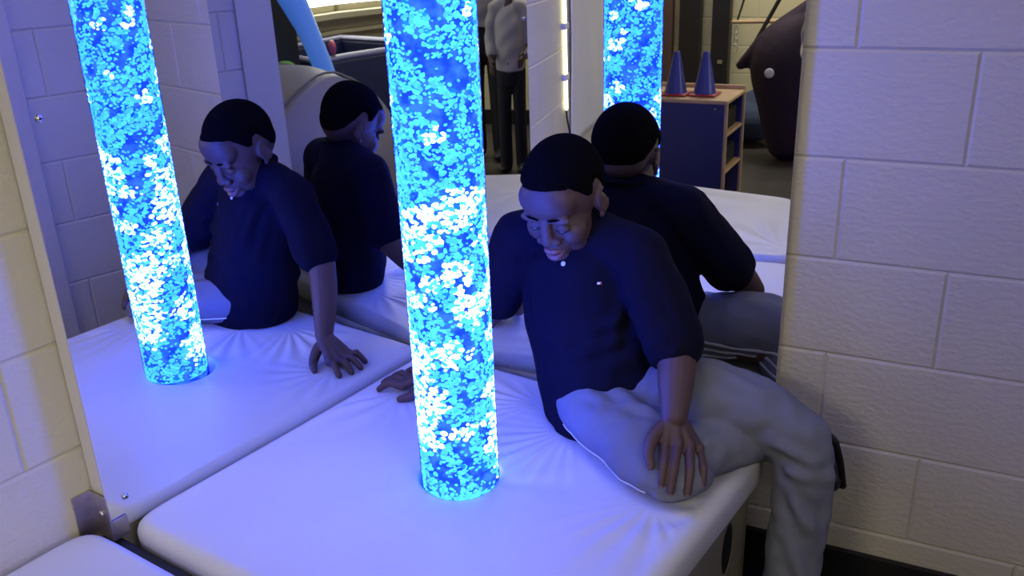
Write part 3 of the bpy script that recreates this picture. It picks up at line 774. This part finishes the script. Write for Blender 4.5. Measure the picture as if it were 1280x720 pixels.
# piped side seam of the folded leg, and three white stripes down the outer side of the other thigh
seam = []
for t in np.linspace(0, 1, 26):
    p = np.array((.120, 1.665, .500)) * (1 - t) + np.array((.255, 1.375, .487)) * t
    h = on_trousers(p + np.array((-.30, -.135, .0)), (.9, .437, 0), .0)
    if h is not None: seam.append(h)
if len(seam) > 4: obj('side_seam', tube(seam, [.0022] * len(seam), n=8, m=2), MT['white_cloth'], trousers)
for i in range(3):
    pts = []
    for t in np.linspace(0, 1, 24):
        p = np.array((.275, 1.625, .545 - .020 * i + .012)) * (1 - t) + np.array((.540, 1.49, .520 - .018 * i + .012)) * t
        h = on_trousers(p + np.array((.17, .26, -.02)), (-.17, -.26, .02), .0)
        if h is not None and (not pts or np.linalg.norm(h - pts[-1]) < .05): pts.append(h)
    if len(pts) > 4: obj('stripe', tube(pts, [(.0012, .0042)] * len(pts), n=8, m=2, side=(.5, .84, 0)), MT['white_cloth'], trousers)
def shoe(c, R3, parent, ln=1.0):
    R3 = np.array(R3) * np.array((1, ln, 1))
    so = [ell((0, .02, .012), (.040, .105, .030), n=22), ell((0, -.045, .035), (.034, .045, .045), n=20), ell((0, .075, .008), (.040, .050, .026), n=20)]
    s_ = obj('shoe', xf(merge_union(so, .004), R3, c), MT['shoe'], parent)
    obj('sole', xf(tube([(0, -.085, -.016), (0, 0, -.018), (0, .115, -.016)], [(.034, .010), (.036, .010), (.034, .010)], n=20, side=(1, 0, 0)), R3, c), MT['black'], s_)
def merge_union(parts, vx):
    m_ = union(parts, vx, 4); v_ = verts_np(m_); f_ = [tuple(p.vertices) for p in m_.polygons]; bpy.data.meshes.remove(m_); return v_, f_
shoe((.515, 1.375, .032), head_frame((0, 0, 0), (-.25, -.97), 0)[0], boy)
fx = unit((.26, .10, -.96)); ux = unit(np.cross((-.45, .89, 0), fx)); R3 = np.stack([np.cross(fx, ux), fx, ux], 1)
shoe((.633, 1.592, .400), R3, boy, .60)

# ---- two grown-ups standing in the room, seen in the mirrors
def adult(label, s, n, face, shirt_m, hem, tall=1.0, bag=False):
    base = W(s, n); root = thing('person', label, 'person', base)
    f = np.array(face, float); f = unit([f[0], f[1], 0]); r = np.cross(f, (0, 0, 1.)); b0 = np.array(base[:])
    def L(x, y, z): return b0 + r * x + f * y + np.array((0, 0, z)) * tall
    parts = [tube([L(0, 0, .90), L(0, .01, 1.08), L(0, .0, 1.28), L(0, -.01, 1.42)], [(.16, .11), (.145, .10), (.165, .11), (.11, .08)], n=24, side=r),
             tube([L(0, -.01, 1.42), L(0, .005, 1.55)], [.058, .055], n=16), tube([L(-.18, 0, 1.385), L(0, -.01, 1.42), L(.18, 0, 1.385)], [.056, .06, .056], n=14)]
    for q in (1, -1):
        parts.append(tube([L(.09 * q, 0, .92), L(.10 * q, .015, .50), L(.10 * q, -.01, .09)], [.085, .058, .042], n=16))
        parts.append(tube([L(.10 * q, -.04, .05), L(.105 * q, .14, .03)], [.042, .036], n=12))
        e_ = L(.235 * q, -.02, 1.10); w_ = L(.20 * q, .17, .98 if q > 0 else 1.02)
        parts.append(tube([L(.185 * q, 0, 1.385), L(.22 * q, -.01, 1.25), e_], [.05, .046, .04], n=14)); parts.append(tube([e_, w_], [.038, .026], n=14))
        dn = unit(np.array(w_) - e_); pv = unit(np.cross(dn, (0, 0, 1.)) * q)
        K = [w_ + dn * .085 + np.array((0, 0, .03 - .02 * i)) for i in range(4)]; Pq = [k + dn * .035 - pv * .01 for k in K]; Tq = [k + dn * .05 - pv * .03 for k in K]
        parts += hand_parts(w_, K, Pq, Tq, [w_ + dn * .02 + np.array((0, 0, .02)), w_ + dn * .045 + np.array((0, 0, .045)), w_ + dn * .075 - pv * .01 + np.array((0, 0, .05)), w_ + dn * .095 - pv * .025 + np.array((0, 0, .045))], pv, 1.05, .024)
    Rr, cc_ = head_frame(L(0, .03, 1.64), f, .15)
    parts += [xf(p, Rr, cc_) for p in head_parts(1.05)]
    obj('body', union(parts, .0055, 3), MT['skin'], root)
    obj('hair', xf(hair_mesh(1.05, .012), Rr, cc_), MT['hair'], root)
    face_details(root, Rr, cc_, 1.05)
    sp2 = [tube([L(0, 0, hem), L(0, 0, hem + .05), L(0, .01, 1.08), L(0, 0, 1.28), L(0, -.01, 1.44)], [(.195, .145), (.19, .14), (.175, .13), (.185, .13), (.10, .075)], n=28, side=r, cap=False),
           tube([L(-.19, 0, 1.39), L(0, -.01, 1.435), L(.19, 0, 1.39)], [.066, .068, .066], n=16)]
    for q in (1, -1): sp2.append(tube([L(.187 * q, 0, 1.385), L(.222 * q, -.01, 1.25), L(.236 * q, -.02, 1.10), L(.215 * q, .10, 1.03)], [.064, .060, .055, .046], n=16))
    m2 = union(sp2, .008, 5); v2 = verts_np(m2); nb = np.empty(len(m2.vertices) * 3); m2.vertices.foreach_get('normal', nb)
    v2 = v2 + nb.reshape(-1, 3) * (.005 * np.sin(38 * v2[:, 2] + 14 * v2[:, 0] + 2 * np.sin(12 * v2[:, 1])))[:, None]; set_np(m2, v2)
    obj('jacket', m2, shirt_m, root)
    tp = [tube([L(0, 0, .84), L(0, 0, .98)], [(.185, .13), (.165, .12)], n=24, side=r)]
    for q in (1, -1): tp.append(tube([L(.09 * q, 0, .90), L(.10 * q, .02, .50), L(.105 * q, -.01, .06)], [(.100, .10), .082, .080], n=18))
    t2 = obj('trousers', union(tp, .008, 4), MT['dark_trouser'], root)
    obj('belt_buckle', ell(L(0.02, .150, .955), (.012, .004, .012), n=12), MT['screw'], t2)
    for q in (1, -1): obj('shoe', tube([L(.105 * q, -.06, .045), L(.108 * q, .05, .045), L(.112 * q, .17, .038)], [(.045, .042), (.047, .045), (.045, .034)], n=16, side=r), MT['shoe'], root)
    return root
MT['dark_trouser'] = mat('black_trousers', (.008, .008, .012), .85, bump=(30, .2, .003))
MT['tan_jacket'] = mat('grey_tan_knit', (.36, .33, .29), .85, bump=(14, .4, .008), var=(6, .08))
MT['pale_jacket'] = mat('pale_grey_knit', (.43, .41, .39), .85, bump=(14, .4, .008), var=(6, .08))
adult('grown-up in a pale tan jacket and black trousers with a bright belt buckle', P1S, P1N, UP_FACE, MT['tan_jacket'], P1H).scale = (.93, .93, .93)
adult('standing child in a pale grey top and black trousers, arms bent in front', P2S, P2N, UP_FACE, MT['pale_jacket'], P2H).scale = (.73, .73, .73)

# ------------------------------------------------------------------ things in the room behind the camera, seen in the mirrors
obj = obj_
def wpts(L): return [np.array(W(*p)[:]) for p in L]
# rope light taped down the left wall with its cord, and the white sheet beside it
ea, eb = np.array(EA[:]), np.array(EB[:])
def LW(a, z, off=.0): return np.array(M_(-.05 + off, a, z)[:])
t = thing('rope_light', 'bright vertical rope light taped down the left wall, cord hanging below', 'light', M_(-.05, 1.62, .78))
obj('light_strip', tube([LW(1.60, 1.60, .012), LW(1.605, 1.2, .012), LW(1.615, .78, .012)], [.0085] * 3, n=12), glow('warm_rope_glow', (1, .88, .52), 5.0), t, world=True)
obj('cord', tube([LW(1.615, .78, .010), LW(1.625, .74, .012), LW(1.66, .68, .014), LW(1.70, .62, .010), LW(1.72, .50, .008)], [.0045] * 5, n=8), MT['black'], t, world=True)
tape_m = mat('white_tape', (.75, .74, .70), .5)
for z in (1.10, .905):
    obj('tape', box((-.05, 1.575, z - .012), (-.0275, 1.645, z + .012), MM, .003), tape_m, t, smooth=False, world=True)
def sheet(lo, hi, label, name, cat, m, amp=.003):
    nx, nz = 24, 40; V = []; F = []
    for i in range(nx + 1):
        for j in range(nz + 1):
            aa = lo[0] + (hi[0] - lo[0]) * i / nx; zz = lo[1] + (hi[1] - lo[1]) * j / nz
            w = amp * math.sin(9 * zz + 3 * aa) + amp * .8 * math.sin(23 * aa + 4 * zz)
            V.append(LW(aa, zz, .008 + amp * 2 + w))
    for i in range(nx):
        for j in range(nz): F.append((i * (nz + 1) + j, i * (nz + 1) + j + 1, (i + 1) * (nz + 1) + j + 1, (i + 1) * (nz + 1) + j))
    o = obj(name, (V, F), m); md = o.modifiers.new('s', 'SOLIDIFY'); md.thickness = .003
    return tag(o, label, cat)
MT['sheet'] = mat('white_paper', (.68, .66, .66), .6, bump=(12, .3, .004))
sheet((1.72, .60), (2.38, 1.75), 'white paper sheet hung on the left wall beside the rope light', 'paper_sheet', 'sheet', MT['sheet'])

# low blue cabinet with an open shelf side, cones on top
MT['blue_lam'] = mat('blue_laminate', (.018, .022, .13), .4)
MT['wood'] = mat('pale_wood_edge', (.50, .33, .18), .5, bump=(20, .15, .002, (1, 1, 12)), var=(10, .15))
ca, cb, cn, cf, ch = -1.36, -.885, -2.80, -3.20, .625
t = thing('shelf_cabinet', 'low blue cabinet with pale wood edging and an open shelf side', 'cabinet', W((ca + cb) / 2, (cn + cf) / 2, 0))
obj('back_panel', box((ca, cn - .018, .02), (cb - .012, cn, ch - .012), WM, .004), MT['blue_lam'], t, smooth=False, world=True)
obj('side_panel', box((ca, cf, .02), (cb - .012, cf + .018, ch - .012), WM, .004), MT['blue_lam'], t, smooth=False, world=True)
obj('end_panel', box((ca, cf + .018, .02), (ca + .018, cn - .018, ch - .012), WM, .004), MT['blue_lam'], t, smooth=False, world=True)
obj('top_board', box((ca - .005, cf - .005, ch - .022), (cb + .002, cn + .005, ch - .004), WM, .006), MT['wood'], t, smooth=False, world=True)
for n_ in (cn - .018, cf):
    obj('wood_edging', box((cb - .014, n_, .02), (cb + .004, n_ + .018, ch - .012), WM, .006), MT['wood'], t, smooth=False, world=True)
obj('wood_edging', box((ca, cn - .004, ch - .02), (cb, cn + .006, ch), WM, .005), MT['wood'], t, smooth=False, world=True)
obj('back_lip', box((ca, cf - .004, ch - .006), (cb, cf + .014, ch + .018), WM, .005), MT['wood'], t, smooth=False, world=True)
for z in (.04, .235, .43):
    obj('shelf', box((ca + .018, cf + .018, z), (cb - .004, cn - .018, z + .016), WM, .003), MT['wood'], t, smooth=False, world=True)
for z in (.10, .58):
    bm = bmesh.new(); bmesh.ops.create_cone(bm, cap_ends=True, segments=14, radius1=.006, radius2=.005, depth=.004, matrix=Matrix.Translation(W(cb - .06, cn + .001, z)) @ NW.to_track_quat('Z', 'Y').to_matrix().to_4x4())
    obj('bolt', bm, MT['screw'], t, world=True)
for i, z in enumerate((.252, .447)):
    tag(obj('storage_tray', box((ca + .10, cf + .05, z), (cb - .03, cn - .05, z + .10), WM, .012), MT['black']), ['dark storage tray on the middle shelf of the blue cabinet', 'dark storage tray on the upper shelf of the blue cabinet'][i], 'tray', 'trays in the blue cabinet')
MT['cone'] = mat('blue_plastic', (.02, .03, .26), .35); MT['cone_red'] = mat('red_plastic', (.35, .02, .03), .4)
def cone(label, s, n):
    t = thing('sports_cone', label, 'cone', W(s, n, ch - .003), AW, group='cones on the blue cabinet')
    prof = [(.062, .012), (.058, .016), (.018, .215), (.015, .222), (.010, .222), (.010, .20)]
    V = []; F = []; k = 32
    for r, z in prof: V += [(r * math.cos(2 * math.pi * i / k), r * math.sin(2 * math.pi * i / k), z) for i in range(k)]
    for i in range(len(prof) - 1):
        for j in range(k): F.append((i * k + j, i * k + (j + 1) % k, (i + 1) * k + (j + 1) % k, (i + 1) * k + j))
    obj('cone_body', (V, F), MT['cone'], t)
    obj('cone_foot', box((-.072, -.072, 0), (.072, .072, .012), None, .01), MT['cone_red'], t, smooth=False)
cone('blue cone with a red foot standing near the wood edge of the cabinet', -1.045, -2.96)
cone('blue cone with a red foot further along the cabinet, nearer the reflected bubble tube', -1.195, -2.94)
# dark posts and brown door edge by the far wall
def post(label, s0, s1, m, n0=N_F + .10, cat='post', name='wall_post'):
    t = thing(name, label, cat, W((s0 + s1) / 2, n0 + .05, 0))
    obj('shaft', box((s0, n0, .012), (s1, n0 + .09, 2.6), WM, .004), m, t, smooth=False, world=True)
    obj('foot_plate', box((s0 - .02, n0 - .02, 0), (s1 + .02, n0 + .11, .012), WM, .002), MT['black'], t, smooth=False, world=True)
    return t
MT['post'] = mat('dark_painted_post', (.012, .010, .012), .5); MT['brown'] = mat('brown_painted_post', (.10, .055, .045), .5)
post('dark square post behind the blue cones at the far wall', -1.80, -1.645, MT['post'])
tp = post('dark square post beside the yellow far wall, right of the cones', -1.555, -1.425, MT['post'])
obj('door_latch', box((-1.50, N_F + .19, .50), (-1.46, N_F + .20, .53), WM, .003), MT['screw'], tp, smooth=False, world=True)
post('narrow brown post at the far wall behind the bubble tube', -1.93, -1.86, MT['brown'])
# trapeze bar and hanging purple pod swing
t = thing('trapeze_swing', 'pale wooden trapeze bar hung on black straps near the yellow wall', 'swing', W(-1.15, -4.85, .81))
obj('bar', tube(wpts([(-1.36, -4.85, .815), (-1.0, -4.85, .822), (-.66, -4.85, .83)]), [.014] * 3, n=14), MT['wood'], t, world=True)
for s in (-1.33, -.69):
    obj('strap', tube(wpts([(s, -4.85, .83), (s + .06, -4.83, 1.05), (s + .22, -4.7, 1.7), (s + .3, -4.7, 2.72)]), [(.009, .004)] * 4, n=8), MT['black'], t, world=True)
for s in (-1.335, -.685):
    for i in range(4):
        ri = tube([np.array(W(s, -4.85, .76 - .042 * i)[:]) + np.array((.012 * math.cos(q) * UW.x, .012 * math.cos(q) * UW.y, .028 * math.sin(q))) for q in np.linspace(0, 2 * math.pi, 13)], [.003] * 13, n=6, m=1, cap=False)
        obj('chain_link', ri, MT['screw'], t, world=True)
MT['purple'] = mat('dark_purple_canvas', (.022, .008, .026), .75, bump=(8, .4, .01), var=(4, .2))
t = thing('pod_swing', 'dark purple canvas pod swing with a round white badge, hung near the floor', 'swing', W(-.80, -4.25, .05))
pod = [tube(wpts([(-.62, -4.25, 1.10), (-.68, -4.25, .92), (-.84, -4.25, .66), (-.84, -4.25, .36), (-.82, -4.25, .12)]), [(.04, .04), (.11, .10), (.24, .19), (.19, .17), (.14, .12)], n=28, side=UW[:]),
       tube(wpts([(-.72, -4.25, .95), (-.95, -4.24, .74), (-1.16, -4.24, .60)]), [(.08, .08), (.11, .08), (.03, .02)], n=20)]
obj('pod', union(pod, .012, 4), MT['purple'], t, world=True)
for a_, b_2 in (((-1.14, -4.25, .61), (-.84, -4.25, 1.20)), ((-.62, -4.25, 1.08), (-.66, -4.25, 1.40)), ((-.74, -4.25, 1.10), (-.66, -4.25, 2.72))):
    obj('strap', tube(wpts([a_, tuple((np.array(a_) + b_2) / 2), b_2]), [(.016, .006)] * 3, n=8), MT['black'], t, world=True)
obj('badge', ell(np.array(W(-.93, -4.045, .585)[:]), (.030, .030, .006), rot=np.stack([UW[:], (0, 0, 1), (-NW)[:]], 1), n=20), MT['button'], t, world=True)
MT['bluebag'] = mat('blue_grey_fabric', (.03, .045, .10), .8, bump=(9, .4, .01))
o = obj('bean_bag', union([ell(np.array(W(-1.22, -4.72, .17)[:]), (.30, .24, .17), n=24), ell(np.array(W(-1.12, -4.70, .22)[:]), (.16, .15, .16), n=20)], .012, 4), MT['bluebag'])
tag(o, 'dark blue bean bag on the floor beside the purple pod swing', 'bean bag')
# right-hand side of the room: foam barrel, ball-pit tub, leaning tube, dark locker
MT['grey_foam'] = mat('grey_vinyl_roll', (.36, .34, .36), .55, bump=(6, .4, .01), var=(3, .1))
t = thing('foam_barrel', 'large pale grey foam barrel lying on the floor by the nook corner', 'foam roll', W(1.1, -1.06, 0))
V, F = tube(wpts([(.74, -1.06, .452), (1.1, -1.06, .452), (1.5, -1.06, .452)]), [.43, .452, .43], n=56, m=8, cap=False)
obj('roll', (V, F), MT['grey_foam'], t, world=True)
for s in (.80, 1.42):
    ring = [np.array(W(s, -1.06 + .447 * math.cos(q), .452 + .447 * math.sin(q))[:]) for q in np.linspace(0, 2 * math.pi, 41)]
    obj('seam_band', tube(ring, [.006] * 41, n=8, m=1, cap=False), MT['vinylside'], t, world=True)
MT['navy_vinyl'] = mat('navy_vinyl', (.012, .020, .085), .5, bump=(7, .3, .008)); MT['rim'] = mat('lavender_rim', (.22, .22, .36), .5)
t = thing('ball_pit', 'navy padded tub with a lavender rim under the window', 'ball pit', W(2.4, -2.35, 0))
for nm, lo, hi in (('side_wall', (1.9, -2.95, 0), (2.0, -1.75, .78)), ('side_wall', (2.85, -2.95, 0), (2.95, -1.75, .78)), ('end_wall', (2.0, -2.95, 0), (2.85, -2.85, .78)), ('end_wall', (2.0, -1.85, 0), (2.85, -1.75, .78)), ('tub_floor', (2.0, -2.85, 0), (2.85, -1.85, .08))):
    obj(nm, box(lo, hi, WM, .025, 3), MT['navy_vinyl'], t, world=True)
rimp = wpts([(1.95, -2.9, .785), (1.95, -1.8, .785), (2.9, -1.8, .785), (2.9, -2.9, .785), (1.95, -2.9, .785)])
for i in range(4): obj('rim', tube([rimp[i], rimp[i + 1]], [(.02, .05)] * 2, n=12, side=(0, 0, 1)), MT['rim'], t, world=True)
o = obj('play_ball', ell(np.array(W(1.96, -2.02, .850)[:]), (.045, .045, .045), n=20), mat('pink_plastic', (.62, .10, .20), .35)); tag(o, 'pink ball resting on the rim of the navy tub', 'ball')
o = obj('cushion', union([ell(np.array(W(1.68, -1.34, .30)[:]), (.13, .12, .30), n=22), ell(np.array(W(1.70, -1.36, .64)[:]), (.12, .14, .22), n=22)], .012, 5), mat('lime_fabric', (.16, .50, .03), .75, bump=(12, .4, .006)))
tag(o, 'lime green cushion propped behind the foam barrel', 'cushion')
t = thing('leaning_tube', 'pale blue translucent tube with an added glow, leaning behind the foam barrel', 'tube', W(1.67, -2.11, 0))
lt = mat('self_lit_blue_plastic', (.22, .42, .85), .25, bump=(40, .3, .003), **{'Emission Color': (.06, .22, .9, 1), 'Emission Strength': .5})  # emission painted in so the plastic seems lit through; it is no lamp
obj('tube_wall', tube(wpts([(1.67, -2.10, .05), (1.62, -1.635, .80), (1.56, -1.14, 1.60), (1.54, -.89, 2.0)]), [.084] * 4, n=32), lt, t, world=True)
for p_, q_ in (((0,), (0,)), ):
    obj('foot_cap', tube(wpts([(1.667, -2.07, .10), (1.672, -2.12, .02)]), [.078, .078], n=24, cap=False), MT['black'], t, world=True)
MT['locker'] = mat('dark_locker', (.010, .009, .014), .5)
t = thing('tall_locker', 'tall dark locker in the corner beyond the foam barrel', 'locker', W(2.29, -1.09, 0))
obj('locker_body', box((1.98, -1.60, .04), (2.6, -.66, 2.05), WM, .008), MT['locker'], t, smooth=False, world=True)
for a_, b_2 in ((-1.63, -1.16), (-1.14, -.67)): 
    dd = obj('locker_door', box((1.962, a_, .08), (1.979, b_2, 2.0), WM, .004), MT['locker'], t, smooth=False, world=True)
    obj('door_handle', box((1.945, b_2 - .06, 1.0), (1.962, b_2 - .035, 1.15), WM, .004), MT['screw'], dd, smooth=False, world=True)

L1, L2, L3, LWIN, EXPO = 3.2, 50, 22, 28, 0.0
# ------------------------------------------------------------------ light: ceiling fittings of the room, daylight window, the tube itself
lampm = glow('fluorescent_diffuser', (1.0, .95, .82), 1.0)
def ceiling_light(label, s, n, w, h, power, col=(1.0, .93, .80)):
    t = thing('ceiling_light', label, 'ceiling light', W(s, n, ZC - .06), AW, group='ceiling lights of the room')
    bm = bmesh.new()
    for lo, hi in (((-w / 2 - .03, -h / 2 - .03, 0), (w / 2 + .03, -h / 2, .06)), ((-w / 2 - .03, h / 2, 0), (w / 2 + .03, h / 2 + .03, .06)), ((-w / 2 - .03, -h / 2, 0), (-w / 2, h / 2, .06)), ((w / 2, -h / 2, 0), (w / 2 + .03, h / 2, .06)), ((-w / 2, -h / 2, .05), (w / 2, h / 2, .06))):
        boxbm(bm, lo, hi)
    obj('fitting', bm, MT['board'], t, smooth=False)
    obj('diffuser', box((-w / 2, -h / 2, .012), (w / 2, h / 2, .02)), lampm, t, smooth=False)
    ld = bpy.data.lights.new('fluorescent', 'AREA'); ld.shape = 'RECTANGLE'; ld.size = w; ld.size_y = h; ld.energy = power; ld.color = col
    lo_ = bpy.data.objects.new('fluorescent', ld); COL.objects.link(lo_); lo_.parent = t; lo_.location = (0, 0, .008)
ceiling_light('ceiling light directly above the mirrored nook', -.30, -.75, 1.0, .24, L1, (1.0, .97, .92))
ceiling_light('ceiling light towards the yellow far wall', -1.1, -4.4, 1.2, .6, L2)
ceiling_light('ceiling light towards the window side', 1.9, -2.6, 1.2, .6, L3)
ld = bpy.data.lights.new('daylight', 'AREA'); ld.shape = 'RECTANGLE'; ld.size = 1.25; ld.size_y = 1.1; ld.energy = LWIN; ld.color = (1, .97, .88)
lo_ = bpy.data.objects.new('daylight', ld); COL.objects.link(lo_); lo_.matrix_world = Matrix.Translation(W(S_R - .03, (WN0 + WN1) / 2, 1.55)) @ (-UW).to_track_quat('-Z', 'Y').to_matrix().to_4x4()
w = bpy.data.worlds.new('world'); SC.world = w; w.use_nodes = True
w.node_tree.nodes['Background'].inputs[0].default_value = (.8, .85, 1, 1); w.node_tree.nodes['Background'].inputs[1].default_value = .3

vs = SC.view_settings; SC.display_settings.display_device = 'sRGB'
vs.view_transform = 'Standard'; vs.look = 'None'; vs.gamma = 1; vs.use_curve_mapping = False; vs.exposure = EXPO
cy = SC.cycles
cy.max_bounces = 14; cy.glossy_bounces = 10; cy.transparent_max_bounces = 16; cy.diffuse_bounces = 4
cy.caustics_reflective = True; cy.caustics_refractive = False; cy.blur_glossy = .6; cy.sample_clamp_indirect = 6; cy.use_denoising = True
